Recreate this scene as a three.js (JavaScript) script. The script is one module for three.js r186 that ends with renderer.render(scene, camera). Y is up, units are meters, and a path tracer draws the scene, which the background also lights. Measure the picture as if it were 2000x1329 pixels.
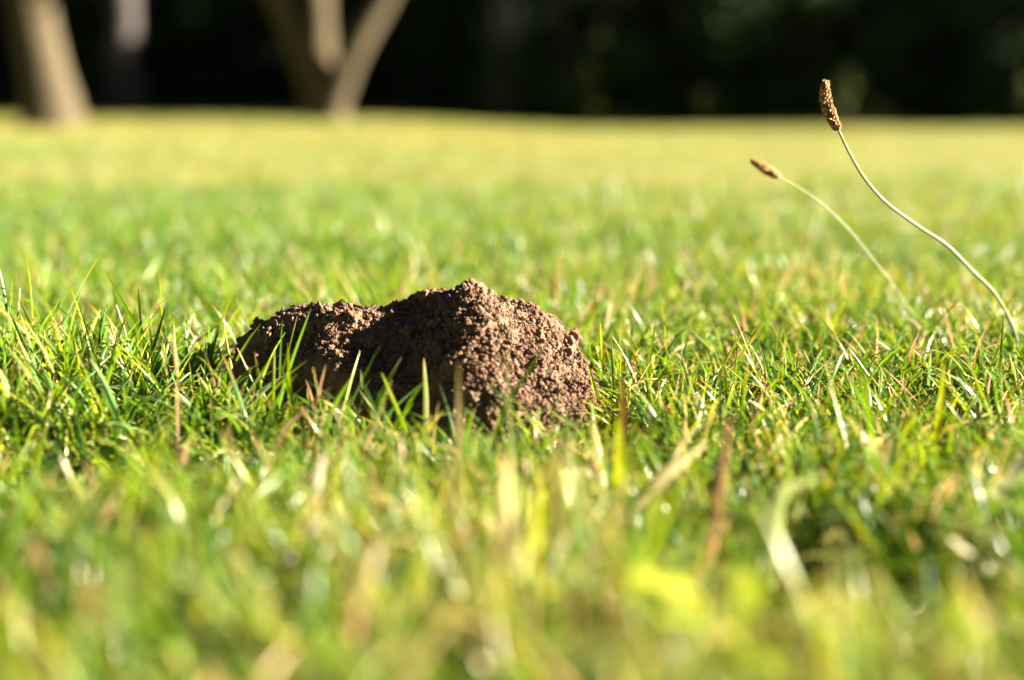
import * as THREE from 'three';
import { mergeGeometries, mergeVertices } from 'three/addons/utils/BufferGeometryUtils.js';
import { ImprovedNoise } from 'three/addons/math/ImprovedNoise.js';

// ---------- camera, sky, sun, exposure ----------
const scene = new THREE.Scene();
const camera = new THREE.PerspectiveCamera(26.905, 1024 / 680, 0.05, 500);
camera.position.set(0, 0.32, 0);
camera.rotation.set(-0.17267, 0, 0);
camera.focus = 1.41;
camera.userData.fStop = 1.5;

const SUN_UP = 21 * Math.PI / 180, SUN_BACK = 5 * Math.PI / 180;
const sunDir = new THREE.Vector3(Math.cos(SUN_UP) * Math.cos(SUN_BACK), Math.sin(SUN_UP), -Math.cos(SUN_UP) * Math.sin(SUN_BACK));
{ // clear sky: deep blue overhead, paler towards the horizon, same all round
  const w = 128, h = 64, d = new Float32Array(w * h * 4);
  for (let y = 0; y < h; y++) {
    const up = Math.max(0, Math.sin(((y + 0.5) / h - 0.5) * Math.PI)), k = Math.pow(1 - up, 2.5);
    for (let x = 0; x < w; x++) d.set([0.005 + 0.02 * k, 0.009 + 0.022 * k, 0.018 + 0.022 * k, 1], (y * w + x) * 4);
  }
  const t = new THREE.DataTexture(d, w, h, THREE.RGBAFormat, THREE.FloatType);
  t.mapping = THREE.EquirectangularReflectionMapping; t.magFilter = THREE.LinearFilter; t.needsUpdate = true;
  scene.background = t; scene.environment = t;
}

const sun = new THREE.DirectionalLight(new THREE.Color(1, 0.9, 0.74), 5);
sun.name = 'sun';
sun.position.copy(sunDir).multiplyScalar(60).add(new THREE.Vector3(0, 0, -12));
sun.target.position.set(0, 0, -12);
sun.castShadow = true;
sun.shadow.mapSize.set(4096, 4096);
Object.assign(sun.shadow.camera, { left: -32, right: 32, top: 32, bottom: -32, near: 1, far: 140 });
scene.add(sun, sun.target);

const renderer = new THREE.WebGLRenderer({ antialias: true });
renderer.setSize(1024, 680);
renderer.toneMapping = THREE.LinearToneMapping;
renderer.toneMappingExposure = 8.4;
renderer.shadowMap.enabled = true;

// ---------- helpers ----------
let seed = 7;
const reseed = (n) => { seed = n >>> 0; };
function rnd() { seed = (seed + 0x6D2B79F5) | 0; let t = Math.imul(seed ^ (seed >>> 15), 1 | seed); t = (t + Math.imul(t ^ (t >>> 7), 61 | t)) ^ t; return ((t ^ (t >>> 14)) >>> 0) / 4294967296; }
const R = (a, b) => a + (b - a) * rnd();
const pick = (a) => a[Math.floor(rnd() * a.length)];
const perlin = new ImprovedNoise();
const N3 = (x, y, z) => perlin.noise(x, y, z);
function fbm(x, y, z, o = 4) { let s = 0, a = 1, t = 0; for (let i = 0; i < o; i++) { s += a * N3(x, y, z + i * 7.3); t += a; x *= 2.03; y *= 2.03; z *= 2.03; a *= 0.5; } return s / t; }
const clamp = (x, a, b) => Math.min(b, Math.max(a, x));
const smooth = (a, b, x) => { const t = clamp((x - a) / (b - a), 0, 1); return t * t * (3 - 2 * t); };
const gauss = (x) => Math.exp(-x * x);
const V = (x, y, z) => new THREE.Vector3(x, y, z);
const taken = new Map();
const numbered = (n) => { const k = taken.get(n) ?? 0; taken.set(n, k + 1); return k ? n + '_' + String(k).padStart(3, '0') : n; };
function tag(o, label, category, group, kind) { o.userData = { label, category }; if (group) o.userData.group = group; if (kind) o.userData.kind = kind; return o; }
function mesh(name, geo, mat, parent) { const m = new THREE.Mesh(geo, mat); m.name = parent === scene ? numbered(name) : name; m.castShadow = m.receiveShadow = true; parent.add(m); return m; }
function thing(name, x = 0, y = 0, z = 0) { const g = new THREE.Group(); g.name = numbered(name); g.position.set(x, y, z); scene.add(g); return g; }
class Buf {
  constructor() { this.p = []; this.c = []; this.i = []; }
  get n() { return this.p.length / 3; }
  v(x, y, z, c) { this.p.push(x, y, z); this.c.push(c[0], c[1], c[2]); return this.n - 1; }
  t(a, b, c) { this.i.push(a, b, c); }
  geo() {
    const g = new THREE.BufferGeometry();
    g.setAttribute('position', new THREE.Float32BufferAttribute(this.p, 3));
    g.setAttribute('color', new THREE.Float32BufferAttribute(this.c, 3));
    g.setIndex(this.i);
    g.computeVertexNormals();
    return g;
  }
}
// lawn level: gentle unevenness, a hummock under the tussock left of the molehill
function G(x, z) {
  const near = smooth(-10, -3.5, z);
  return near * (0.010 * fbm(x * 1.9, 3.1, z * 1.9, 3) + 0.012 * gauss(Math.hypot((x + 0.42) / 0.2, (z + 1.42) / 0.16)) - 0.055 * gauss(Math.hypot((x - 0.2) / 0.085, (z + 0.86) / 0.09)) - 0.05 * gauss(Math.hypot((x + 0.34) / 0.12, (z + 1.14) / 0.07)))  // the two dips are added so the grass there sinks into shade
    + (1 - near) * (0.02 * fbm(x * 0.22, 9.2, z * 0.22, 2) - 0.01 - 0.10 * smooth(-1.5, 1.2, x));
}

// ---------- materials ----------
const bladeMat = new THREE.MeshPhysicalMaterial({ color: 0xffffff, vertexColors: true, roughness: 1, transmission: 0.42, thickness: 0, clearcoat: 0.5, clearcoatRoughness: 0.24, specularIntensity: 0.1, side: THREE.DoubleSide });
const dryMat = new THREE.MeshPhysicalMaterial({ color: 0xffffff, vertexColors: true, roughness: 1, transmission: 0.3, thickness: 0, clearcoat: 0.25, clearcoatRoughness: 0.45, side: THREE.DoubleSide });
const leafMat = new THREE.MeshPhysicalMaterial({ color: 0xffffff, vertexColors: true, roughness: 1, transmission: 0.3, thickness: 0, clearcoat: 0.3, clearcoatRoughness: 0.4, side: THREE.DoubleSide });
const shrubMat = new THREE.MeshPhysicalMaterial({ color: 0xffffff, vertexColors: true, roughness: 0.9, specularIntensity: 0.15, side: THREE.DoubleSide });
const barkMat = new THREE.MeshStandardMaterial({ color: 0xffffff, vertexColors: true, roughness: 0.95 });
const soilMat = new THREE.MeshStandardMaterial({ color: 0xffffff, vertexColors: true, roughness: 0.96 });
const groundMat = new THREE.MeshStandardMaterial({ color: 0xffffff, vertexColors: true, roughness: 1 });
const dewMat = new THREE.MeshPhysicalMaterial({ color: 0xffffff, roughness: 0.12, transmission: 1, ior: 1.33, thickness: 0.002 });

const COL = {
  g: [0.105, 0.205, 0.004], y: [0.23, 0.30, 0.004], Y: [0.36, 0.38, 0.008], d: [0.045, 0.13, 0.008], b: [0.08, 0.18, 0.045],
  p: [0.30, 0.34, 0.10], s: [0.50, 0.40, 0.15], o: [0.24, 0.12, 0.03], O: [0.42, 0.21, 0.04], k: [0.50, 0.31, 0.17], w: [0.62, 0.56, 0.38],
};
const vary = (c, a = 0.18) => { const k = 1 + R(-a, a); return [c[0] * k * (1 + R(-a, a) * 0.5), c[1] * k, c[2] * k]; };

// ---------- ground ----------
{
  const b = new Buf();
  const xs = [], zs = [];
  for (let i = -60; i <= 60; i++) xs.push(Math.sign(i) * (Math.abs(i) * 0.03 + Math.pow(Math.abs(i) / 60, 5) * 118));
  for (let z = 3; z > -6; z -= 0.05) zs.push(z);
  for (let z = -6; z > -40; z -= 0.4) zs.push(z);
  for (const z of [-40, -60, -90, -140]) zs.push(z);
  zs.unshift(20, 8);
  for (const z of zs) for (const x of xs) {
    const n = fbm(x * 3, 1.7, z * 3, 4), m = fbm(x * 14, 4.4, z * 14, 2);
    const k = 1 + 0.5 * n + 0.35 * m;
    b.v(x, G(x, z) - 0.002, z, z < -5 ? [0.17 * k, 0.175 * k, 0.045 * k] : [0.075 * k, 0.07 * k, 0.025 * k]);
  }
  const W = xs.length;
  for (let j = 0; j + 1 < zs.length; j++) for (let i = 0; i + 1 < W; i++) { const a = j * W + i; b.t(a, a + 1, a + W); b.t(a + 1, a + W + 1, a + W); }
  tag(mesh('ground', b.geo(), groundMat, scene), 'earth and thatch under the lawn', 'ground', null, 'structure');
}
// woodland floor beyond the lawn: leaf litter
const edgeZ = (x) => -16.4 - 5.2 * (1 - smooth(-2.6, 0.2, x)) + 0.35 * fbm(x * 0.9, 0, 5, 2);
{
  const b = new Buf(), nx = 120, nz = 40;
  for (let j = 0; j <= nz; j++) for (let i = 0; i <= nx; i++) {
    const x = -40 + 80 * i / nx, z0 = edgeZ(x), z = z0 + (-60 - z0) * Math.pow(j / nz, 1.8), k = 1 + 0.6 * fbm(x * 2, 2, z * 2, 3);
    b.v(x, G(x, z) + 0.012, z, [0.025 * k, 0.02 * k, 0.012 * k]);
  }
  for (let j = 0; j < nz; j++) for (let i = 0; i < nx; i++) { const a = j * (nx + 1) + i; b.t(a, a + 1, a + nx + 1); b.t(a + 1, a + nx + 2, a + nx + 1); }
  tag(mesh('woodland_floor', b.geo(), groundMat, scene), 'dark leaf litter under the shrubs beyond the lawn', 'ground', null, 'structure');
}

// ---------- trees ----------
function limb(b, pts, radii, col, ns = 18, nr = 14, rough = 0.05) {
  const cv = new THREE.CatmullRomCurve3(pts), fr = cv.computeFrenetFrames(ns, false), start = b.n;
  for (let j = 0; j <= ns; j++) {
    const t = j / ns, p = cv.getPointAt(t), f = t * (radii.length - 1), q = Math.min(radii.length - 2, Math.floor(f)), r = radii[q] + (radii[q + 1] - radii[q]) * (f - q);
    for (let i = 0; i <= nr; i++) {
      const a = (i % nr) / nr * Math.PI * 2, d = fr.normals[j].clone().multiplyScalar(Math.cos(a)).addScaledVector(fr.binormals[j], Math.sin(a));
      const n = fbm(p.x * 2 + d.x * 3, p.y * 1.2, p.z * 2 + d.z * 3, 3), rr = r * (1 + rough * 4 * n), k = 1 + 0.55 * fbm(d.x * 9 + p.x, p.y * 4, d.z * 9 + p.z, 3);
      b.v(p.x + d.x * rr, p.y + d.y * rr, p.z + d.z * rr, [col[0] * k, col[1] * k, col[2] * k]);
    }
  }
  for (let j = 0; j < ns; j++) for (let i = 0; i < nr; i++) { const a = start + j * (nr + 1) + i; b.t(a, a + nr + 1, a + 1); b.t(a + 1, a + nr + 1, a + nr + 2); }
  return b;
}
function leaf(b, x, y, z, s, col) {
  const th = R(0, 6.283), ph = Math.acos(R(-1, 1)), u = V(Math.sin(ph) * Math.cos(th), Math.cos(ph), Math.sin(ph) * Math.sin(th));
  const w = V(R(-1, 1), R(-1, 1), R(-1, 1)).cross(u).normalize().multiplyScalar(s * 0.36);
  const a = b.v(x, y, z, col), m1 = b.v(x + u.x * s * 0.5 + w.x, y + u.y * s * 0.5 + w.y, z + u.z * s * 0.5 + w.z, col), e = b.v(x + u.x * s, y + u.y * s, z + u.z * s, col), m2 = b.v(x + u.x * s * 0.5 - w.x, y + u.y * s * 0.5 - w.y, z + u.z * s * 0.5 - w.z, col);
  b.t(a, m1, e); b.t(a, e, m2);
}
function clump(b, c, r, n, s, pal) {
  for (let i = 0; i < n; i++) {
    const d = V(R(-1, 1), R(-1, 1), R(-1, 1)); if (d.length() > 1) { i--; continue; }
    leaf(b, c.x + d.x * r, c.y + d.y * r * 0.7, c.z + d.z * r, s * R(0.7, 1.3), vary(pick(pal), 0.2));
  }
}
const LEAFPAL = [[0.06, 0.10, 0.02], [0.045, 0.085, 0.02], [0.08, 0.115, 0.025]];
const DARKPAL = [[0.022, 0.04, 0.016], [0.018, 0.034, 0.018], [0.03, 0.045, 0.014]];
const BARK = [0.062, 0.046, 0.021], GREYBARK = [0.052, 0.045, 0.042];
function crown(c, rad, n, low) {
  const b = new Buf();
  for (let i = 0; i < n; i++) {
    let d; do d = V(R(-1, 1), R(-1, 1), R(-1, 1)); while (d.length() > 1);
    const p = V(c.x + d.x * rad.x, c.y + d.y * rad.y, c.z + d.z * rad.z);
    if (p.y < low) p.y = low + R(0, 0.8);
    clump(b, p, R(0.5, 0.85), 110, 0.13, LEAFPAL);
  }
  return b.geo();
}
reseed(11);
{ // tree with flared trunk at the left
  const t = thing('broadleaf_tree', -3.97, G(-3.97, -12.35), -12.35);
  tag(t, 'stout tree trunk with flared base at the far left of the lawn', 'tree');
  const b = new Buf();
  limb(b, [V(0, -0.1, 0), V(0.01, 0.15, 0), V(-0.05, 0.6, 0), V(-0.09, 1.3, 0.05), V(-0.05, 3.2, 0)], [0.29, 0.215, 0.18, 0.165, 0.155, 0.145, 0.14, 0.135], BARK, 36, 20, 0.035);
  mesh('trunk', b.geo(), barkMat, t);
  for (const [h, a, l] of [[1.9, 0.2, 1.7], [2.4, 2.3, 1.8], [2.9, 4.2, 1.7], [3.0, 5.5, 1.4]]) {
    const q = new Buf(); limb(q, [V(-0.05, h - 0.15, 0), V(Math.cos(a) * l * 0.4, h + l * 0.35, Math.sin(a) * l * 0.4), V(Math.cos(a) * l, h + l * 0.95, Math.sin(a) * l)], [0.1, 0.07, 0.04], BARK, 12, 9);
    mesh('branch', q.geo(), barkMat, t);
  }
  mesh('crown', crown(V(0, 4.6, 0), V(2.4, 1.9, 2.3), 75, 2.4), leafMat, t);
  const q = new Buf(); limb(q, [V(0, 2.1, 0), V(0.7, 2.15, 0), V(1.5, 1.85, -0.1)], [0.06, 0.04, 0.015], BARK, 10, 8);  // low branch and leaf spray added out of view to dapple the trunk
  mesh('branch', q.geo(), barkMat, t);
  const s = new Buf(); for (const [x, y] of [[0.75, 1.95], [1.05, 1.75], [1.45, 1.7], [1.3, 2.0]]) clump(s, V(x, y, -0.15), 0.28, 70, 0.12, LEAFPAL);
  mesh('dapple_spray', s.geo(), leafMat, t);
}
{ // several-stemmed tree
  const t = thing('broadleaf_tree', -2.0, G(-2.0, -15.5), -15.5); t.scale.setScalar(0.84);
  tag(t, 'tree forking low into several stems, one leaning to the right', 'tree');
  const st = [
    [[V(0.02, -0.1, 0), V(0, 0.25, 0), V(-0.08, 0.8, -0.1), V(-0.1, 1.7, -0.15), V(-0.3, 4, -0.3)], [0.30, 0.22, 0.175, 0.165, 0.16, 0.14, 0.12]],
    [[V(0.02, 0.05, 0.12), V(0.2, 0.5, 0.16), V(0.5, 1.1, 0.18), V(0.8, 1.6, 0.1), V(1.5, 3.6, 0)], [0.2, 0.155, 0.135, 0.125, 0.11, 0.09]],
    [[V(-0.1, 0.15, -0.05), V(-0.24, 0.6, -0.05), V(-0.42, 1.15, 0), V(-0.7, 1.8, 0.1), V(-1.4, 3.9, 0.2)], [0.16, 0.13, 0.12, 0.12, 0.1, 0.08]],
  ];
  for (const [p, r] of st) { const b = new Buf(); limb(b, p, r, BARK, 30, 16, 0.035); mesh('stem', b.geo(), barkMat, t); }
  mesh('crown', crown(V(0, 5, 0), V(2.8, 2, 2.4), 85, 3.0), leafMat, t);
}
function plainTree(x, z, h, r, label, lean, col = GREYBARK) {
  const t = thing('woodland_tree', x, G(x, z), z);
  tag(t, label, 'tree');
  const b = new Buf();
  limb(b, [V(0, -0.1, 0), V(0, 0.3, 0), V(lean * 0.4, h * 0.35, 0), V(lean, h * 0.8, 0)], [r * 1.5, r * 1.05, r, r * 0.9, r * 0.8, r * 0.6, r * 0.4], col, 24, 12, 0.04);
  mesh('trunk', b.geo(), barkMat, t);
  mesh('crown', crown(V(lean, h * 0.78, 0), V(2.4, h * 0.25, 2.2), 60, h * 0.45), leafMat, t);
}
plainTree(-0.1, -17.6, 7, 0.16, 'slim dark tree trunk right of the forked tree', 0.05);
plainTree(-5.5, -20.6, 8, 0.2, 'shaded trunk between the flared tree and the forked tree', 0.0);
plainTree(3.5, -23.5, 9, 0.2, 'dark trunk deep in the shrubs behind the seed heads', 0.2);
plainTree(7.2, -24.5, 9, 0.22, 'dark trunk deep in the shrubs at the far right', -0.2);
plainTree(-9.2, -25, 9, 0.25, 'shaded trunk beyond the flared tree at the far left', 0.2);

// shrubs making up the dark woodland edge
reseed(23);
const shrubKinds = [];
for (let k = 0; k < 4; k++) {
  const b = new Buf(), s = new Buf();
  for (let i = 0; i < 46; i++) {
    const a = R(0, 6.283), q = Math.sqrt(rnd()), y = i < 12 ? R(0.12, 0.5) : R(0.25, 2.9), w = 1.25 * Math.sqrt(clamp(1.05 - Math.pow((y - 1.1) / 2.1, 2), 0.1, 1));
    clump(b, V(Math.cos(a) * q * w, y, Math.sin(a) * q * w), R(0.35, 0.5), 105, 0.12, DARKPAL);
  }
  for (let i = 0; i < 5; i++) { const a = i * 1.3 + k; limb(s, [V(Math.cos(a) * 0.08, -0.1, Math.sin(a) * 0.08), V(Math.cos(a) * 0.3, 1, Math.sin(a) * 0.3), V(Math.cos(a) * 0.6, 2.2, Math.sin(a) * 0.6)], [0.04, 0.03, 0.015], [0.08, 0.06, 0.045], 8, 6); }
  shrubKinds.push([b.geo(), s.geo()]);
}
function shrub(x, z, s) {
  const t = thing('shrub', x, G(x, z), z), k = pick(shrubKinds);
  tag(t, 'dark green shrub in the shaded thicket behind the lawn', 'shrub', 'shrubs of the dark thicket');
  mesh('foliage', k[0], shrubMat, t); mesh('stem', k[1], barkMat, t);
  t.rotation.y = R(0, 6.28); t.scale.set(s * R(0.9, 1.1), s * R(0.9, 1.15), s * R(0.9, 1.1));
}
for (let r = 0; r < 3; r++) for (let x = 0.9; x < 14; x += 1.25) shrub(x + R(-0.3, 0.3), edgeZ(x) - 1.5 - r * 1.9 + R(-0.3, 0.3), R(0.85, 1.05) + r * 0.12);
for (let r = 0; r < 3; r++) for (let x = -15; x < 0.9; x += 1.3) shrub(x + R(-0.3, 0.3), edgeZ(x) - 3.2 - r * 2.0 + R(-0.4, 0.4), R(0.95, 1.15) + r * 0.15);
// low saplings and weeds catching sun along the edge
reseed(31);
const sapLabels = ['low leafy sapling at the lawn edge below the upright seed head', 'tiny green weed clump at the lawn edge right of the slim trunk', 'low leafy sapling at the lawn edge between the two seed heads and the trunk', 'low leafy sapling at the far right lawn edge', 'small sapling at the lawn edge just right of the slim trunk'];
[[3.75, -16.2, 0.62], [0.98, -16.3, 0.28], [2.2, -16.3, 0.42], [5.75, -16.2, 0.6], [0.85, -16.5, 0.65]].forEach(([x, z, h], i) => {
  const t = thing(i === 1 ? 'weed_clump' : 'sapling', x, G(x, z), z); tag(t, sapLabels[i], i === 1 ? 'weed' : 'sapling');
  const s = new Buf(), f = new Buf();
  for (let k = 0; k < 3; k++) { const a = k * 2.1; limb(s, [V(0, -0.05, 0), V(Math.cos(a) * 0.05, h * 0.5, Math.sin(a) * 0.05), V(Math.cos(a) * 0.15, h, Math.sin(a) * 0.15)], [0.008, 0.006, 0.003], [0.04, 0.035, 0.02], 6, 5); }
  for (let k = 0; k < 24; k++) { const a = R(0, 6.28), y = h * R(0.4, 1.05); leaf(f, Math.cos(a) * R(0, 0.2), y, Math.sin(a) * R(0, 0.2), 0.1, vary([0.05, 0.068, 0.012])); }
  mesh('stem', s.geo(), barkMat, t); mesh('foliage', f.geo(), shrubMat, t);
});

// ---------- the molehill ----------
const CREST = [[-0.312, -0.03], [-0.3009, 0.004], [-0.2924, 0.0191], [-0.284, 0.035], [-0.2703, 0.0562], [-0.2644, 0.08], [-0.2485, 0.0905], [-0.2276, 0.0999], [-0.2068, 0.103], [-0.1809, 0.1072], [-0.1551, 0.103], [-0.1344, 0.1025], [-0.1137, 0.1077], [-0.0877, 0.1182], [-0.0619, 0.1234], [-0.049, 0.1281], [-0.0309, 0.1218], [-0.0077, 0.1088], [0.0155, 0.1025], [0.0311, 0.092], [0.0467, 0.0747], [0.0624, 0.0536], [0.0782, 0.0297], [0.0915, 0.0057], [0.108, -0.03]];
function crestH(x) {
  if (x <= CREST[0][0] || x >= CREST[CREST.length - 1][0]) return -0.03;
  let i = 0; while (CREST[i + 1][0] < x) i++;
  const [x0, y0] = CREST[i], [x1, y1] = CREST[i + 1];
  return y0 + (y1 - y0) * (x - x0) / (x1 - x0);
}
const MX = -0.1, MZ = -1.43, MA = 0.21;
function moundH(x0, z) {
  const x = MX + (x0 - MX) / 1.055 + 0.010 * N3(x0 * 14, 3.3, z * 14) + 0.006 * N3(x0 * 33, 8.3, z * 33);
  const c = crestH(x) - 0.007, e = Math.sqrt(clamp(1 - Math.pow((x - MX) / MA, 2), 0.02, 1));
  let wf = 0.075 + 0.135 * smooth(-0.30, -0.015, x) - 0.02 * gauss((x + 0.1) / 0.03) + 0.03 * N3(x * 17, 5.1, 2.2);
  wf = wf * (x > -0.06 ? 0.45 + 0.55 * e : 1);
  const wb = 0.19 * (0.35 + 0.65 * e);
  const dz = z - MZ, t = dz > 0 ? dz / wf : -dz / wb;
  if (c < 0) return c - 0.05 * t;
  const g = t < 1 ? Math.pow(1 - Math.pow(t, dz > 0 ? 2.0 - 0.25 * smooth(-0.1, 0.02, x) : 2.0), 0.95) : -(t - 1) * 1.2;
  let h = c * g;
  if (dz > 0) { // heaped ridge on the right of the front, hollow left of it, a lump on the left shoulder
    h += 0.013 * gauss((x + 0.038 - dz * 0.12) / 0.03) * gauss((t - 0.45) / 0.35);
    h -= 0.018 * gauss((x + 0.105) / 0.03) * gauss((t - 0.5) / 0.35);
    h += 0.008 * gauss((x + 0.165) / 0.02) * gauss((t - 0.15) / 0.15);
  }
  return h;
}
const SOIL = [[0.15, 0.084, 0.048], [0.12, 0.064, 0.035], [0.17, 0.10, 0.06]];
const soilTone = (x, y, z) => { const n = fbm(x * 60, y * 60, z * 60, 3), m = fbm(x * 380, y * 380, z * 380, 2), k = 1 + 0.3 * n + 0.4 * m; return [0.15 * k, (0.084 + 0.006 * n) * k, 0.048 * k]; };
function lumps(x, y, z) { // crumbly relief: rounded crumbs of a few sizes
  const a = 1 - Math.abs(N3(x * 48, y * 48, z * 48)) * 2, b = 1 - Math.abs(N3(x * 110 + 5, y * 110, z * 110)) * 2, c = 1 - Math.abs(N3(x * 260, y * 260 + 3, z * 260)) * 2;
  return 0.013 * N3(x * 21, y * 21, z * 21 + 4) + 0.0058 * (a - 0.5) + 0.0044 * (b - 0.5) + 0.0020 * (c - 0.5);
}
const hill = thing('molehill', MX, 0, MZ);
tag(hill, 'brown crumbly molehill of fresh soil standing in the lawn', 'molehill');
{
  const x0 = -0.345, x1 = 0.14, z0 = -1.66, z1 = -1.18, st = 0.0014, nx = Math.round((x1 - x0) / st), nz = Math.round((z1 - z0) / st), b = new Buf(), id = new Int32Array((nx + 1) * (nz + 1)).fill(-1);
  const e = 0.004;
  for (let j = 0; j <= nz; j++) for (let i = 0; i <= nx; i++) {
    const x = x0 + i * st, z = z0 + j * st, h = moundH(x, z) + G(x, z) * 0.5;
    if (h < -0.012) continue;
    let nxv = -(moundH(x + e, z) - moundH(x - e, z)) / (2 * e), nzv = -(moundH(x, z + e) - moundH(x, z - e)) / (2 * e);
    nxv = clamp(nxv, -2, 2); nzv = clamp(nzv, -2, 2);
    const l = Math.hypot(nxv, 1, nzv), d = lumps(x, h, z) - 0.002;
    const px = x + nxv / l * d, py = h + d / l, pz = z + nzv / l * d;
    id[j * (nx + 1) + i] = b.v(px - MX, py, pz - MZ, soilTone(px, py, pz));
  }
  for (let j = 0; j < nz; j++) for (let i = 0; i < nx; i++) {
    const a = id[j * (nx + 1) + i], c = id[j * (nx + 1) + i + 1], d = id[(j + 1) * (nx + 1) + i], f = id[(j + 1) * (nx + 1) + i + 1];
    if (a >= 0 && c >= 0 && d >= 0 && f >= 0) { b.t(a, d, c); b.t(c, d, f); }
  }
  mesh('soil_heap', b.geo(), soilMat, hill);
}
reseed(47);
const clodGeos = [];
for (let k = 0; k < 8; k++) {
  let g = new THREE.IcosahedronGeometry(1, 5); g.deleteAttribute('uv'); g.deleteAttribute('normal'); g = mergeVertices(g, 1e-4);
  const p = g.attributes.position, c = [], base = SOIL[k % 3];
  const sx = R(0.8, 1.2), sy = R(0.65, 0.95);
  for (let i = 0; i < p.count; i++) {
    const x = p.getX(i), y = p.getY(i), z = p.getZ(i), d = 1 + 0.75 * N3(x * 1.3 + k * 9, y * 1.3, z * 1.3) + 0.7 * (0.25 - Math.abs(N3(x * 2.6, y * 2.6 + k * 5, z * 2.6))) + 0.3 * N3(x * 5.5, y * 5.5, z * 5.5 + k) + 0.14 * N3(x * 12, y * 12, z * 12 + k);
    p.setXYZ(i, x * d * sx, y * d * sy, z * d);
    const q = 1 + 0.35 * N3(x * 4 + k, y * 4, z * 4);
    c.push(base[0] * q, base[1] * q, base[2] * q);
  }
  g.setAttribute('color', new THREE.Float32BufferAttribute(c, 3)); g.computeVertexNormals(); clodGeos.push(g);
}
function hillPoint(spread = 1) {
  for (;;) {
    const x = R(-0.32, 0.12), z = R(MZ - 0.12, MZ + 0.24), h = moundH(x, z);
    if (h > 0.0 && h < 0.2) return V(x - MX, h + lumps(x, h, z), z - MZ);
  }
}
function spill() { // crumbs scattered over the turf round the foot
  for (;;) { const x = R(-0.36, 0.17), z = R(MZ - 0.1, MZ + 0.3), h = moundH(x, z); if (h <= 0.004 && h > -0.06 * rnd()) return V(x - MX, G(x, z) + R(0.001, 0.012), z - MZ); }
}
for (let i = 0; i < 280; i++) {
  let p = hillPoint(); if (i < 110) { const x = R(-0.265, 0.06); p = V(x - MX, moundH(x, MZ + R(-0.01, 0.02)) + 0.001, R(-0.01, 0.03)); p.y = moundH(x, MZ + p.z) + 0.002; }
  const m = mesh('soil_clod', pick(clodGeos), soilMat, hill), s = i < 110 ? 0.0022 + 0.0062 * Math.pow(rnd(), 1.8) : 0.002 + 0.0062 * Math.pow(rnd(), 2.4);
  m.position.copy(p); m.scale.setScalar(s); m.rotation.set(R(0, 6), R(0, 6), R(0, 6));
}
{
  const n = 9000, mat4 = new THREE.Matrix4(), q = new THREE.Quaternion(), eu = new THREE.Euler();
  for (let k = 0; k < 4; k++) {
    const im = new THREE.InstancedMesh(clodGeos[k], soilMat, n); im.name = 'soil_crumbs'; im.userData.kind = 'stuff'; im.castShadow = im.receiveShadow = true;
    for (let i = 0; i < n; i++) { const p = i % 9 ? hillPoint() : spill(), s = 0.0006 + 0.0021 * Math.pow(rnd(), 3); mat4.compose(p, q.setFromEuler(eu.set(R(0, 6), R(0, 6), R(0, 6))), V(s, s, s)); im.setMatrixAt(i, mat4); }
    hill.add(im);
  }
}
// clods that rolled off into the grass at the foot
[['crumb of soil lying in grass below the molehill hollow', -0.078, -1.235, 0.008], ['second crumb of soil lying in grass below the hollow, to the left', -0.1, -1.225, 0.006], ['crumb of soil at the right foot of the molehill', 0.125, -1.36, 0.006], ['crumb of soil low in the grass before the ridge', -0.05, -1.21, 0.007]].forEach(([l, x, z, s], i) => {
  const m = mesh('soil_clod', clodGeos[i], soilMat, scene); m.position.set(x, G(x, z) + s * 0.6, z); m.scale.setScalar(s); tag(m, l, 'soil clod', 'clods of soil rolled off the molehill');
});

// ---------- grass ----------
function ribbon(b, pts, width, col, tipCol, face, fold = 0.35, ns = 8, twist = 0) {
  const cv = new THREE.CatmullRomCurve3(pts), start = b.n;
  for (let j = 0; j <= ns; j++) {
    const t = j / ns, p = cv.getPoint(t), tan = cv.getTangent(t), a = twist * t;
    let side = V(0, 1, 0).cross(tan); if (side.lengthSq() < 1e-4) side = V(1, 0, 0);
    side = face.clone().addScaledVector(tan, -face.dot(tan)).normalize();
    const nor = tan.clone().cross(side).normalize();
    side.multiplyScalar(Math.cos(a)).addScaledVector(nor, Math.sin(a)); const n2 = tan.clone().cross(side).normalize();
    const w = width * 0.5 * Math.min(1, 0.55 + t * 1.6) * Math.pow(Math.max(0, 1 - Math.pow(t, 2.6)), 0.8) + 0.00015;
    const k = smooth(0.72, 1, t), c = [0, 1, 2].map((q) => col[q] + (tipCol[q] - col[q]) * k);
    b.v(p.x - side.x * w + n2.x * w * fold, p.y - side.y * w + n2.y * w * fold, p.z - side.z * w + n2.z * w * fold, c);
    b.v(p.x, p.y, p.z, c);
    b.v(p.x + side.x * w + n2.x * w * fold, p.y + side.y * w + n2.y * w * fold, p.z + side.z * w + n2.z * w * fold, c);
  }
  for (let j = 0; j < ns; j++) { const a = start + j * 3; b.t(a, a + 1, a + 3); b.t(a + 1, a + 4, a + 3); b.t(a + 1, a + 2, a + 4); b.t(a + 2, a + 5, a + 4); }
}
function growBlade(b, x, z, len, width, az, lean, curl, col, tip, ns) {
  const pts = [V(x, -0.004, z)]; let px = x, py = -0.004, pz = z, a = lean; const m = 5, s = len / m;
  for (let i = 0; i < m; i++) { a += curl / m; px += Math.sin(a) * Math.cos(az) * s; py += Math.cos(a) * s; pz += Math.sin(a) * Math.sin(az) * s; pts.push(V(px, Math.max(py, 0.002), pz)); }
  const f = az + Math.PI / 2 + R(-0.9, 0.9);
  ribbon(b, pts, width, col, tip, V(Math.cos(f), R(-0.2, 0.2), Math.sin(f)), R(0.15, 0.6), ns, R(-1.2, 1.2));
  return pts;
}
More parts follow.
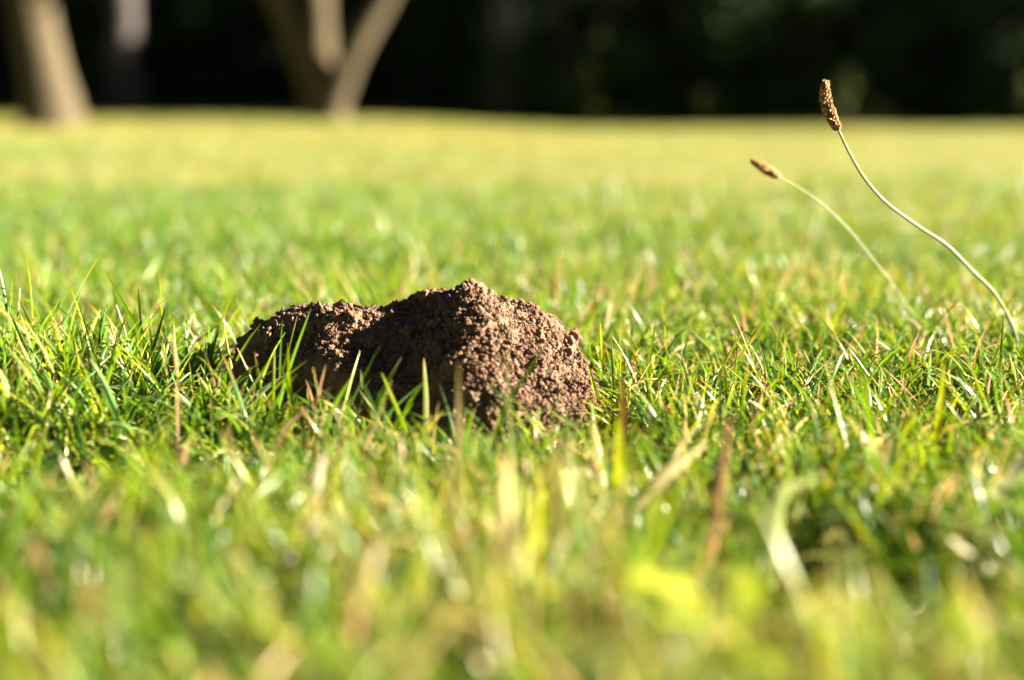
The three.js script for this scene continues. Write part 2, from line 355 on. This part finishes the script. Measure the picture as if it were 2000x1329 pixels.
function bladeColour(dry, yellowish) {
  const r = rnd();
  if (r < dry) return vary(COL[pick(['s', 's', 's', 'o', 'O', 'k', 'w'])]);
  return vary(yellowish ? pick([[0.21, 0.26, 0.04], [0.27, 0.285, 0.075], [0.15, 0.22, 0.025], [0.32, 0.31, 0.13]]) : COL[pick( ['g', 'g', 'g', 'g', 'y', 'y', 'd', 'd', 'b', 'p'])]);
}
const tipFor = (c) => rnd() < 0.12 ? vary(COL[pick(['s', 's', 'O'])]) : c;
reseed(61);
const tuftlets = [], tuftPts = [];
for (let k = 0; k < 30; k++) { // the last eight are yellowed and dry
  const b = new Buf(), keep = [];
  for (let i = 0; i < 7; i++) { const c = k < 22 ? bladeColour(0.045) : vary(COL[pick(['Y', 'Y', 'y', 'y', 's', 's', 'p', 'y'])]), L = R(0.03, 0.066) * (rnd() < 0.2 ? 1.55 : 1); keep.push(growBlade(b, R(-0.012, 0.012), R(-0.012, 0.012), L, R(0.0016, 0.004), R(0, 6.283), R(0, 0.6), R(0.2, 1.6) * (rnd() < 0.15 ? 2 : 1), c, tipFor(c), 6)); }
  tuftlets.push(b.geo()); tuftPts.push(keep);
}
const longTufts = []; // loose long blades that escaped the mower
for (let k = 0; k < 8; k++) {
  const b = new Buf();
  for (let i = 0; i < 3; i++) { const c = bladeColour(0.14); growBlade(b, R(-0.01, 0.01), R(-0.01, 0.01), R(0.06, 0.115), R(0.0022, 0.0042), R(0, 6.283), R(0.05, 0.5), R(0.1, 1.5), c, tipFor(c), 9); }
  longTufts.push(b.geo());
}
const fineTufts = [];
for (let k = 0; k < 8; k++) {
  const b = new Buf();
  for (let i = 0; i < 16; i++) { const c = bladeColour(0.1); growBlade(b, R(-0.02, 0.02), R(-0.02, 0.02), R(0.01, 0.024), R(0.0011, 0.0024), R(0, 6.283), R(0.1, 1.0), R(0, 1.2), c, c, 3); }
  fineTufts.push(b.geo());
}
const farTufts = [];
for (let k = 0; k < 10; k++) {
  const b = new Buf(); // five lush kinds, five dry and yellower ones
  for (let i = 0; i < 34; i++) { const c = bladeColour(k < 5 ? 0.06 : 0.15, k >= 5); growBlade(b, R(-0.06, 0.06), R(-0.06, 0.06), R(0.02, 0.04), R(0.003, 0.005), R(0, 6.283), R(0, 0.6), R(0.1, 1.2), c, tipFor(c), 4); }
  farTufts.push(b.geo());
}
const yellowed = (x, z) => 0.55 * gauss(Math.hypot((x + 0.01) / 0.075, (z + 0.85) / 0.2)) + 0.3 * gauss(Math.hypot((x + 0.2) / 0.14, (z + 0.62) / 0.12)) + 0.3 * gauss(Math.hypot((x - 0.1) / 0.1, (z + 0.65) / 0.1)) + 0.5 * clamp(fbm(x * 4, 3, z * 4, 2), 0, 1);
const onHill = (x, z, m) => moundH(x, z) > m;
function scatter(name, geos, z0, z1, density, margin, scaleOf, keepDrop, parent) {
  const list = geos.map(() => []), e = new THREE.Euler(), q = new THREE.Quaternion(), zs = 60;
  for (let s = 0; s < zs; s++) {
    const za = z0 + (z1 - z0) * s / zs, zb = z0 + (z1 - z0) * (s + 1) / zs, hw = 0.37 * Math.max(-za, -zb) + margin, n = Math.round((za - zb) * 2 * hw * density);
    for (let i = 0; i < n; i++) {
      const x = R(-hw, hw), z = R(zb, za);
      if (onHill(x, z, 0.003 + 0.02 * rnd() * rnd()) || z < edgeZ(x) - 0.3) continue;
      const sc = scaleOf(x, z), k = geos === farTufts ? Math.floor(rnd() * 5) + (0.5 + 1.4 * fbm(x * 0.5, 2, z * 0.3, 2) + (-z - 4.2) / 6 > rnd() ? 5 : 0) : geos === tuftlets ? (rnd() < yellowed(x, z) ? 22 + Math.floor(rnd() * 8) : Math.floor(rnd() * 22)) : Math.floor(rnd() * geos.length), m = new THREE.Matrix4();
      m.compose(V(x, Math.max(G(x, z), Math.min(moundH(x, z), 0.02)), z), q.setFromEuler(e.set(R(-0.25, 0.25), R(0, 6.283), R(-0.25, 0.25))), V(Math.min(sc, 1.25), sc * R(0.8, 1.25), Math.min(sc, 1.25)));
      const p = fbm(x * 1.7, 6, z * 1.7, 3), w = fbm(x * 0.35 + 4, 8, z * 0.35, 2), br = 1 + 0.25 * p + R(-0.12, 0.12);
      list[k].push([m, br * (1 + 0.28 * w + 0.2 * p), br, br * (1 - 0.2 * w)]);
      if (keepDrop && rnd() < 0.05) keepDrop(k, m);
    }
  }
  geos.forEach((g, k) => {
    const im = new THREE.InstancedMesh(g, bladeMat, list[k].length), c = new THREE.Color();
    im.name = name; im.userData.kind = 'stuff'; im.castShadow = im.receiveShadow = true;
    list[k].forEach(([m, r, gr, bl], i) => { im.setMatrixAt(i, m); im.setColorAt(i, c.setRGB(r, gr, bl)); });
    parent.add(im);
  });
}
reseed(71);
const drops = [];
const lawn = thing('grass');
tag(lawn, 'sunlit short green lawn grass with dry straw blades mixed in', 'grass', null, 'stuff');
const tall = (x, z) => (1 + 0.42 * smooth(-1.1, -0.7, z)) * (1 - 0.6 * gauss(Math.hypot((x - 0.2) / 0.09, (z + 0.86) / 0.09))) * (1 - 0.5 * gauss(Math.hypot((x + 0.34) / 0.12, (z + 1.14) / 0.07))) * (1 + 0.35 * gauss(Math.hypot((x - 0.5) / 0.25, (z + 1.62) / 0.22))) * (1 - 0.15 * gauss(Math.hypot((x + 0.02) / 0.2, (z + 1.18) / 0.12))) + 0.95 * gauss(Math.hypot((x + 0.44) / 0.17, (z + 1.38) / 0.15)) + 0.25 * fbm(x * 2.3, 2, z * 2.3, 2);  // shortened over the two added dips to deepen their shade
scatter('grass_blades', tuftlets, -0.42, -3.4, 3900, 0.7, (x, z) => R(0.65, 1.2) * tall(x, z), (k, m) => { const p = pick(tuftPts[k]), q = p[2 + Math.floor(rnd() * 4)].clone().applyMatrix4(m); drops.push(q); }, lawn);
scatter('long_grass_blades', longTufts, -0.5, -4.5, 420, 0.6, () => R(0.7, 1.1), null, lawn);
scatter('moss_and_fine_grass', fineTufts, -0.42, -3.4, 3000, 0.7, () => R(0.8, 1.4), null, lawn);
scatter('grass_tufts', farTufts, -3.4, -9, 420, 0.8, () => R(0.8, 1.25), null, lawn);
scatter('grass_tufts', farTufts, -9, -24, 160, 1.5, () => R(0.9, 1.4), null, lawn);
{
  const g = new THREE.SphereGeometry(1, 12, 8), im = new THREE.InstancedMesh(g, dewMat, drops.length), m = new THREE.Matrix4();
  drops.forEach((p, i) => { const s = R(0.0005, 0.0011); m.makeScale(s, s * 0.85, s).setPosition(p); im.setMatrixAt(i, m); });
  im.name = numbered('dew_drops'); tag(im, 'tiny dew drops glinting on the lawn grass', 'dew', null, 'stuff'); im.castShadow = im.receiveShadow = true; scene.add(im);
}

// single blades that stand out
const TUFT = [
["g",0.0042,[[-0.339,-0.0216,-1.4],[-0.3654,0.0607,-1.41],[-0.4081,0.141,-1.42]]],
["g",0.0028,[[-0.3673,-0.0211,-1.42],[-0.3785,0.0783,-1.43],[-0.3822,0.1233,-1.44]]],
["d",0.0034,[[-0.3778,-0.0216,-1.4],[-0.3638,0.0607,-1.41],[-0.3493,0.1077,-1.42]]],
["s",0.0034,[[-0.4133,-0.0168,-1.38],[-0.422,0.0489,-1.39],[-0.4601,0.1004,-1.4]]],
["s",0.003,[[-0.3206,-0.022,-1.38],[-0.3253,0.0405,-1.38],[-0.3416,0.0857,-1.38]]],
["y",0.0055,[[-0.3947,-0.0016,-1.36],[-0.3915,0.0445,-1.36],[-0.3927,0.08,-1.36]]],
["d",0.0036,[[-0.5,-0.0168,-1.38],[-0.4955,0.0405,-1.38],[-0.4903,0.077,-1.38]]],
["d",0.004,[[-0.3824,-0.017,-1.36],[-0.4048,0.0369,-1.36],[-0.4403,0.074,-1.36]]],
["g",0.0042,[[-0.3301,-0.0197,-1.33],[-0.3694,0.0385,-1.34],[-0.4057,0.0699,-1.36]]],
["p",0.005,[[-0.3932,-0.0233,-1.2],[-0.3773,0.0084,-1.22],[-0.3596,0.0231,-1.24],[-0.3435,0.0183,-1.26]]],
["s",0.006,[[-0.2993,-0.0233,-1.2],[-0.3436,0.006,-1.22],[-0.3948,0.0249,-1.24]]],
["p",0.005,[[-0.4022,-0.0015,-1.24],[-0.432,0.034,-1.26],[-0.4665,0.055,-1.28]]],
["g",0.004,[[-0.3732,0.0055,-1.33],[-0.3765,0.0461,-1.34],[-0.3967,0.0699,-1.36]]],
["p",0.0036,[[-0.2782,-0.0021,-1.32],[-0.2829,0.0486,-1.34],[-0.2746,0.0736,-1.34]]],
["g",0.0036,[[-0.2975,-0.0046,-1.33],[-0.2931,0.0385,-1.34],[-0.2767,0.0718,-1.35]]],
["o",0.0034,[[-0.3333,0.0161,-1.35],[-0.3302,0.0314,-1.35],[-0.3213,0.044,-1.35]]],
["y",0.004,[[-0.2464,-0.0021,-1.28],[-0.2643,0.027,-1.28],[-0.2933,0.0616,-1.3]]],
["d",0.0044,[[-0.4729,-0.017,-1.36],[-0.4455,0.0241,-1.36],[-0.4126,0.0399,-1.37]]],
["g",0.0046,[[-0.2944,-0.0115,-1.26],[-0.3255,0.0319,-1.28],[-0.3658,0.0421,-1.3]]]
];
const BLADES = [
["long slim green grass blade crossing the dark left half of the molehill","g",0.0036,[[-0.2207,0.0101,-1.27],[-0.2073,0.0635,-1.29],[-0.1874,0.1213,-1.31]]],
["short upright grass blade before the shaded left end of the molehill","y",0.0036,[[-0.2221,0.0174,-1.28],[-0.2197,0.0511,-1.28],[-0.2173,0.088,-1.28]]],
["upright green grass blade beside the long slim blade on the molehill","y",0.0038,[[-0.2036,0.0149,-1.27],[-0.2031,0.0532,-1.27],[-0.2033,0.0959,-1.27]]],
["broad green blade leaning over the darkest part of the molehill","g",0.005,[[-0.1644,0.018,-1.2],[-0.1561,0.0476,-1.21],[-0.1388,0.0761,-1.22]]],
["pinkish dry straw blade slanting before the molehill's shaded foot","k",0.0046,[[-0.203,0.0223,-1.22],[-0.1844,0.0431,-1.22],[-0.16,0.0635,-1.23]]],
["small orange dry blade tip at the molehill's shaded foot","o",0.005,[[-0.1717,0.0084,-1.22],[-0.1644,0.0315,-1.22],[-0.1519,0.0509,-1.22]]],
["slim green blade leaning across the middle of the molehill's shadow","g",0.0036,[[-0.1389,0.0007,-1.25],[-0.1182,0.0506,-1.26],[-0.1,0.0832,-1.27]]],
["thin yellow green blade bent from its straw tip before the molehill","y",0.0036,[[-0.0837,-0.0009,-1.22],[-0.102,0.0431,-1.23],[-0.116,0.0744,-1.24]]],
["pale upright blade just left of the lit soil ridge","p",0.0046,[[-0.08,-0.0062,-1.24],[-0.0773,0.0433,-1.25],[-0.0794,0.0836,-1.26]]],
["thin bluish blade lying low across the molehill's shadowed foot","b",0.0038,[[-0.1378,0.0033,-1.24],[-0.1129,0.0339,-1.25],[-0.0854,0.0566,-1.27]]],
["thin pale blade arching across the foot of the lit ridge","p",0.0036,[[-0.1157,0.0043,-1.2],[-0.0759,0.0385,-1.21],[-0.0315,0.044,-1.22]]],
["blurred pale blade standing before the lit face of the molehill","p",0.0046,[[0.0048,0.011,-1.08],[-0.0008,0.0687,-1.08],[-0.0048,0.1236,-1.09]]],
["blurred straw blade standing at the lit ridge of the molehill","s",0.005,[[-0.0375,0.0167,-1.06],[-0.0399,0.0694,-1.06],[-0.0408,0.1173,-1.07]]],
["thin green blade leaning right over the lit molehill face","g",0.003,[[-0.0066,0.0499,-1.2],[0.0177,0.0862,-1.21],[0.0378,0.1183,-1.22]]],
["blurred yellow green upright blade at the right foot of the molehill","Y",0.01,[[0.0816,-0.0007,-1.05],[0.0826,0.0438,-1.05],[0.0809,0.0754,-1.06]]],
["blurred brown withered blade right of the molehill's foot","o",0.007,[[0.0876,0.039,-1.1],[0.0884,0.0724,-1.1],[0.0855,0.1054,-1.1]]],
["tall blurred brown stalk standing in the foreground right of the molehill","o",0.0105,[[0.13,-0.0297,-0.93],[0.1396,0.0366,-0.94],[0.1504,0.1039,-0.96]]],
["blurred pale straw lying slantwise beside the tall brown stalk","s",0.01,[[0.0895,0.0223,-1.0],[0.1163,0.0466,-1.01],[0.1467,0.064,-1.03]]],
["blurred pale green blade arched over in the right foreground","p",0.011,[[0.1775,0.0211,-0.92],[0.1852,0.0539,-0.93],[0.2188,0.061,-0.95]]],
["pale broad dry blade at the right edge of the lawn","w",0.014,[[0.3509,0.0185,-1.0],[0.3599,0.0416,-1.0],[0.3884,0.0711,-1.02]]],
["small curled brown leaf hooked over in the lit grass","k",0.005,[[0.2843,-0.0232,-1.25],[0.2854,0.0053,-1.26],[0.2778,0.0135,-1.27]]],
["white withered leaf lying on the lit grass at the right","w",0.009,[[0.3617,-0.0018,-1.26],[0.3473,0.0068,-1.26],[0.3287,0.0101,-1.27]]],
["small white dry leaf fleck among the in focus grass","w",0.008,[[0.3317,-0.0041,-1.44],[0.3394,0.0013,-1.44],[0.3549,0.0056,-1.45]]],
["blurred pale straw lying near the lower right edge","w",0.011,[[0.3127,0.0152,-0.88],[0.3005,0.0239,-0.89],[0.2847,0.0329,-0.9]]],
["thin green blade standing behind the low left crest of the molehill","g",0.0044,[[-0.1466,0.0522,-1.62],[-0.1628,0.0925,-1.63],[-0.1816,0.1265,-1.64]]],
["thin pale blade behind the molehill's left shoulder","p",0.004,[[-0.2891,0.0295,-1.58],[-0.2996,0.0646,-1.58],[-0.3102,0.092,-1.58]]],
["lime green broad upright blade in the lit grass at the right","Y",0.007,[[0.3589,0.0096,-1.18],[0.3669,0.0476,-1.19],[0.3719,0.0926,-1.2]]],
["glossy blade sloping down through the in focus grass","p",0.005,[[0.2598,-0.0176,-1.5],[0.2353,0.0255,-1.51],[0.1926,0.067,-1.53]]],
["second glossy blade sloping through the in focus grass, further right","b",0.0048,[[0.3135,-0.0164,-1.52],[0.2846,0.0368,-1.54],[0.243,0.0695,-1.55]]],
["long pale thin stem slanting right of the molehill","s",0.0026,[[0.1805,0.0004,-1.42],[0.1374,0.0337,-1.44],[0.0934,0.0651,-1.46]]],
["grey green blade standing in the in focus grass near the molehill","p",0.005,[[0.1803,-0.0022,-1.3],[0.1712,0.035,-1.31],[0.1594,0.0773,-1.32]]],
["blurred straw blade tall in the centre foreground","s",0.011,[[-0.0076,0.0224,-0.8],[-0.006,0.0601,-0.8],[-0.0084,0.0976,-0.81]]],
["blurred pale straw blade left of the centre foreground straws","s",0.0085,[[-0.0307,0.0339,-0.86],[-0.0389,0.0644,-0.87],[-0.0365,0.1019,-0.88]]],
["blurred yellow blade right of the centre foreground straws","Y",0.0085,[[0.0198,0.0238,-0.88],[0.0246,0.0581,-0.88],[0.028,0.0994,-0.89]]],
["tallest blurred straw rising beside the centre foreground straws","s",0.012,[[0.0,0.0117,-0.82],[-0.0015,0.0536,-0.82],[-0.0031,0.108,-0.83]]],
["blurred golden straw leaning between the centre foreground straws","O",0.008,[[-0.0162,0.017,-0.86],[-0.0209,0.0574,-0.86],[-0.0274,0.0911,-0.87]]],
["blurred lime blade right beside the tallest centre straw","Y",0.011,[[0.0108,0.015,-0.82],[0.0123,0.0472,-0.82],[0.0154,0.0857,-0.83]]],
["long blurred lime blade standing at the lower left corner","Y",0.011,[[-0.1658,0.0177,-0.72],[-0.1689,0.0436,-0.72],[-0.1648,0.0657,-0.73]]],
["blurred pale leaf tip below the molehill's shaded foot","w",0.013,[[-0.1446,0.0207,-0.98],[-0.1416,0.0396,-0.98],[-0.135,0.0671,-0.99]]],
["broad pale blade blurred low in the centre foreground","p",0.012,[[0.0904,0.0206,-0.72],[0.0802,0.0368,-0.73],[0.0697,0.0535,-0.74]]],
["thick blurred pale blade sloping in the lower left foreground","p",0.012,[[-0.0533,0.0261,-0.7],[-0.0698,0.0474,-0.71],[-0.0921,0.0664,-0.72]]],
["blurred green blade standing at the lower left","g",0.009,[[-0.3457,-0.0074,-1.02],[-0.3484,0.0124,-1.02],[-0.3529,0.0372,-1.03]]],
["pinkish dry blade standing at the left before the shaded grass","k",0.006,[[-0.2881,-0.0127,-1.0],[-0.2883,0.0146,-1.0],[-0.2929,0.0388,-1.01]]],
["dark brown grass seed stalk behind the molehill's right side","o",0.0044,[[0.1026,0.0137,-1.7],[0.101,0.0515,-1.7],[0.1024,0.089,-1.7]]],
["orange dry blade standing behind the molehill's right shoulder","O",0.005,[[0.0588,0.0339,-1.9],[0.0593,0.0687,-1.9],[0.0618,0.1034,-1.9]]],
["pale whitish blade behind the molehill among the lawn","w",0.006,[[0.2741,0.05,-2.1],[0.262,0.0806,-2.1],[0.2464,0.1034,-2.1]]],
["tall blade in the grass under the leaning seed stalks","g",0.0034,[[0.4086,0.0307,-1.75],[0.404,0.0822,-1.75],[0.4101,0.1321,-1.76]]],
["arched brown blade at the right edge of the in focus grass","O",0.0036,[[0.473,0.0111,-1.42],[0.4773,0.0571,-1.43],[0.5052,0.067,-1.44]]]
];
function rooted(pts) {
  const p = pts.map((a) => V(...a)), d = p[0].clone().sub(p[1]), g = G(p[0].x, p[0].z);
  if (p[0].y > g + 0.004) { const k = clamp((p[0].y - g) / Math.max(0.02, -d.y), 0, 0.6); p.unshift(V(p[0].x + d.x * k, g - 0.004, p[0].z + d.z * k)); } else p[0].y = g - 0.004;
  return p;
}
function oneBlade(name, parent, key, width, pts) {
  const p = rooted(pts), o = parent === scene ? p[0].clone() : V(0, 0, 0), b = new Buf(), c = vary(COL[key], 0.08);
  ribbon(b, p.map((a) => a.sub(o)), width * 1.2, c, 'gydp'.includes(key) && rnd() < 0.4 ? COL.s : c, V(1, R(-0.2, 0.2), R(-0.4, 0.4)), R(0.2, 0.5), 16, R(-0.5, 0.5));
  const m = mesh(name, b.geo(), 'sokwO'.includes(key) ? dryMat : bladeMat, parent); m.position.copy(o); return m;
}
reseed(83);
const tuft = thing('grass_tuft'); tag(tuft, 'tall tussock of long loose grass blades left of the molehill', 'grass tuft');
for (const [k, w, p] of TUFT) oneBlade('blade', tuft, k, w * 1.25, p);
for (const [l, k, w, p] of BLADES) tag(oneBlade(k === 'o' && w > 0.009 ? 'dry_stalk' : 'sokwO'.includes(k) ? 'dry_straw' : 'grass_shoot', scene, k, w, p), l, 'grass blade', 'blades standing out of the lawn');

// ragged undergrowth along the far edge of the lawn
{
  reseed(87);
  const kinds = []; for (let k = 0; k < 3; k++) { const b = new Buf(); for (let i = 0; i < 26; i++) growBlade(b, R(-0.12, 0.12), R(-0.12, 0.12), R(0.08, 0.28), R(0.008, 0.014), R(0, 6.28), R(0, 0.5), R(0.2, 1.4), vary(pick([[0.04, 0.08, 0.012], [0.06, 0.09, 0.014], [0.10, 0.09, 0.03]])), [0.09, 0.09, 0.03], 4); kinds.push(b.geo()); }
  const under = thing('undergrowth'); tag(under, 'ragged rough grass and weeds along the far lawn edge', 'undergrowth', null, 'stuff');
  const e = new THREE.Euler(), q = new THREE.Quaternion(), m = new THREE.Matrix4();
  for (const g of kinds) { const im = new THREE.InstancedMesh(g, bladeMat, 160); im.name = 'rough_grass'; im.userData.kind = 'stuff'; im.castShadow = im.receiveShadow = true; for (let i = 0; i < 160; i++) { const x = R(-9, 8), z = edgeZ(x) - 0.1 - Math.pow(rnd(), 1.5) * 1.3, s = R(0.5, 1.2) * (1 + 0.8 * fbm(x * 1.2, 4, z, 2)); im.setMatrixAt(i, m.compose(V(x, G(x, z) + 0.005, z), q.setFromEuler(e.set(0, R(0, 6.28), 0)), V(s, s, s))); } under.add(im); }
}

// broad-leaved weed in the foreground
reseed(91);
function broadWeed(label, x, z, n, len, wid, col) {
  const t = thing('broadleaf_weed', x, G(x, z), z); tag(t, label, 'weed');
  for (let i = 0; i < n; i++) {
    const a = i / n * 6.283 + R(-0.3, 0.3), L = len * R(0.7, 1.1), b = new Buf(), c = vary(col, 0.12), up = R(0.8, 1.25);
    const pts = [V(0, 0, 0), V(Math.cos(a) * L * 0.3, L * 0.45 * up, Math.sin(a) * L * 0.3), V(Math.cos(a) * L * 0.7, L * 0.62 * up, Math.sin(a) * L * 0.7), V(Math.cos(a) * L, L * 0.5 * up, Math.sin(a) * L)];
    ribbon(b, pts, wid * R(0.8, 1.1), c, c, V(-Math.sin(a), 0, Math.cos(a)), 0.3, 10, 0);
    mesh('leaf', b.geo(), bladeMat, t);
  }
}
broadWeed('blurred lime green broad leaved weed low in the right foreground', 0.125, -0.73, 8, 0.088, 0.026, [0.32, 0.36, 0.02]);
broadWeed('dark green broad leaved weed in the lower right foreground', 0.19, -0.80, 6, 0.05, 0.018, [0.09, 0.19, 0.03]);
broadWeed('yellow green broad leaved weed at the lower centre foreground', -0.03, -0.66, 6, 0.05, 0.018, [0.30, 0.33, 0.03]);

// ---------- plantain seed heads ----------
function plantain(label, stalk, head, r, hr, name = 'plantain_stalk') {
  const o = V(...stalk[0]); o.y = G(o.x, o.z); const t = thing(name, o.x, o.y, o.z); tag(t, label, 'seed stalk');
  const sp = stalk.map((a) => V(...a).sub(o)); sp.unshift(V(sp[0].x + 0.006, -0.01, sp[0].z));
  const b = new Buf(), cv = new THREE.CatmullRomCurve3(sp), ns = 70, nr = 10, fr = cv.computeFrenetFrames(ns);
  for (let j = 0; j <= ns; j++) { const p = cv.getPointAt(j / ns), rr = r * (1.05 - 0.3 * j / ns); for (let i = 0; i <= nr; i++) { const a = (i % nr) / nr * 6.28319, k = 1 + 0.12 * Math.cos(a * 5), d = fr.normals[j].clone().multiplyScalar(Math.cos(a)).addScaledVector(fr.binormals[j], Math.sin(a)); const q = 1 + 0.15 * fbm(p.x * 90, p.y * 90, a, 2); b.v(p.x + d.x * rr * k, p.y + d.y * rr * k, p.z + d.z * rr * k, [0.27 * q, 0.30 * q, 0.12 * q]); } }
  for (let j = 0; j < ns; j++) for (let i = 0; i < nr; i++) { const a = j * (nr + 1) + i; b.t(a, a + 1, a + nr + 1); b.t(a + 1, a + nr + 2, a + nr + 1); }
  mesh('stalk', b.geo(), stalkMat, t);
  for (let i = 0; i < 6; i++) { // ribbed basal leaves
    const a = i * 1.05 + R(-0.3, 0.3), l = R(0.05, 0.085), lb = new Buf(), cc = vary(COL.g, 0.15);
    ribbon(lb, [V(0, 0, 0), V(Math.cos(a) * l * 0.35, l * 0.3, Math.sin(a) * l * 0.35), V(Math.cos(a) * l * 0.75, l * 0.42, Math.sin(a) * l * 0.75), V(Math.cos(a) * l, l * 0.36, Math.sin(a) * l)], R(0.009, 0.013), cc, cc, V(-Math.sin(a), 0, Math.cos(a)), 0.3, 10, 0);
    mesh('leaf', lb.geo(), bladeMat, t);
  }
  const hp = head.map((a) => V(...a).sub(o)), hc = new THREE.CatmullRomCurve3(hp), h = new Buf(), hf = hc.computeFrenetFrames(60), L = hc.getLength();
  const prof = (s) => hr * Math.pow(Math.sin(Math.PI * clamp(0.06 + 0.9 * s, 0, 1)), 0.35) * (1.05 - 0.25 * s);
  const core = new Buf();
  for (let j = 0; j <= 60; j++) { const s = j / 60, p = hc.getPointAt(s), rr = prof(s) * 0.78; for (let i = 0; i <= 12; i++) { const a = (i % 12) / 12 * 6.28319, d = hf.normals[j].clone().multiplyScalar(Math.cos(a)).addScaledVector(hf.binormals[j], Math.sin(a)); core.v(p.x + d.x * rr, p.y + d.y * rr, p.z + d.z * rr, [0.09, 0.045, 0.016]); } }
  for (let j = 0; j < 60; j++) for (let i = 0; i < 12; i++) { const a = j * 13 + i; core.t(a, a + 1, a + 13); core.t(a + 1, a + 14, a + 13); }
  const spike = mesh('seed_head', core.geo(), dryMat2, t);
  const rows = Math.round(L / 0.0021); // overlapping husks wound round the spike
  for (let j = 0; j < rows; j++) {
    const s = (j + 0.3) / rows, p = hc.getPointAt(s), tn = hc.getTangentAt(s), f = Math.round(s * 60), rr = prof(s);
    for (let i = 0; i < 9; i++) {
      const a = i / 9 * 6.28319 + j * 0.31 + R(-0.12, 0.12), d = hf.normals[f].clone().multiplyScalar(Math.cos(a)).addScaledVector(hf.binormals[f], Math.sin(a)), w = tn.clone().cross(d);
      const c = vary(pick([[0.5, 0.28, 0.09], [0.42, 0.21, 0.06], [0.6, 0.38, 0.16], [0.24, 0.11, 0.035]]), 0.2), l = R(0.003, 0.0046), wd = R(0.0013, 0.002);
      const q = p.clone().addScaledVector(d, rr * R(0.74, 0.92)), at = (u, v, o2) => h.v(q.x + tn.x * u + w.x * v + d.x * o2, q.y + tn.y * u + w.y * v + d.y * o2, q.z + tn.z * u + w.z * v + d.z * o2, c);
      const A = at(-l * 0.4, 0, 0), B = at(l * 0.1, wd, 0.0001), C = at(l * 0.1, -wd, 0.0001), D = at(l * 0.15, 0, rr * R(0.3, 0.5)), E2 = at(l * 0.7, 0, rr * R(0.25, 0.75));
      h.t(A, B, D); h.t(A, D, C); h.t(B, E2, D); h.t(D, E2, C); h.t(A, C, B); h.t(B, C, E2);
    }
  }
  const m = mesh('husks', h.geo(), dryMat2, spike); m.userData.kind = 'stuff';
  const tipB = new Buf(); for (let i = 0; i < 5; i++) { const e = hp[hp.length - 1], a = i * 1.3; leafTip(tipB, e, a); } mesh('tip', tipB.geo(), dryMat2, spike);
}
function leafTip(b, e, a) { const c = [0.6, 0.52, 0.42], x = Math.cos(a) * 0.0016, z = Math.sin(a) * 0.0016; const p = b.v(e.x + x, e.y - 0.003, e.z + z, c), q = b.v(e.x + x * 0.2 + 0.0008, e.y - 0.003, e.z + z * 0.2, c), r = b.v(e.x + x * 1.2, e.y + 0.0022, e.z + z * 1.2, c); b.t(p, q, r); }
const stalkMat = new THREE.MeshPhysicalMaterial({ color: 0xffffff, vertexColors: true, roughness: 0.55, clearcoat: 0.4, clearcoatRoughness: 0.35 });
const dryMat2 = new THREE.MeshStandardMaterial({ color: 0xffffff, vertexColors: true, roughness: 0.8, side: THREE.DoubleSide });
reseed(97);
plantain('tall brown plantain seed head upright on its bent pale stalk',
  [[0.5613, 0.0505, -1.56], [0.5514, 0.0736, -1.56], [0.5293, 0.1037, -1.55], [0.5022, 0.1276, -1.54], [0.4698, 0.1567, -1.53], [0.4327, 0.1797, -1.52], [0.3961, 0.2051, -1.51], [0.3709, 0.23, -1.5], [0.3513, 0.2571, -1.49], [0.3358, 0.2826, -1.48]],
  [[0.3358, 0.2816, -1.48], [0.3273, 0.2982, -1.48], [0.3214, 0.3148, -1.48], [0.3213, 0.3313, -1.48]], 0.0018, 0.0056);
plantain('short brown plantain seed head nodding left on a thin green stalk',
  [[0.4946, 0.0326, -1.7], [0.4641, 0.0794, -1.68], [0.4203, 0.1307, -1.66], [0.378, 0.1746, -1.64], [0.3394, 0.2047, -1.63], [0.3018, 0.2257, -1.62]],
  [[0.3028, 0.2252, -1.62], [0.287, 0.2343, -1.62], [0.2712, 0.2436, -1.62]], 0.0010, 0.0050);

renderer.render(scene, camera);
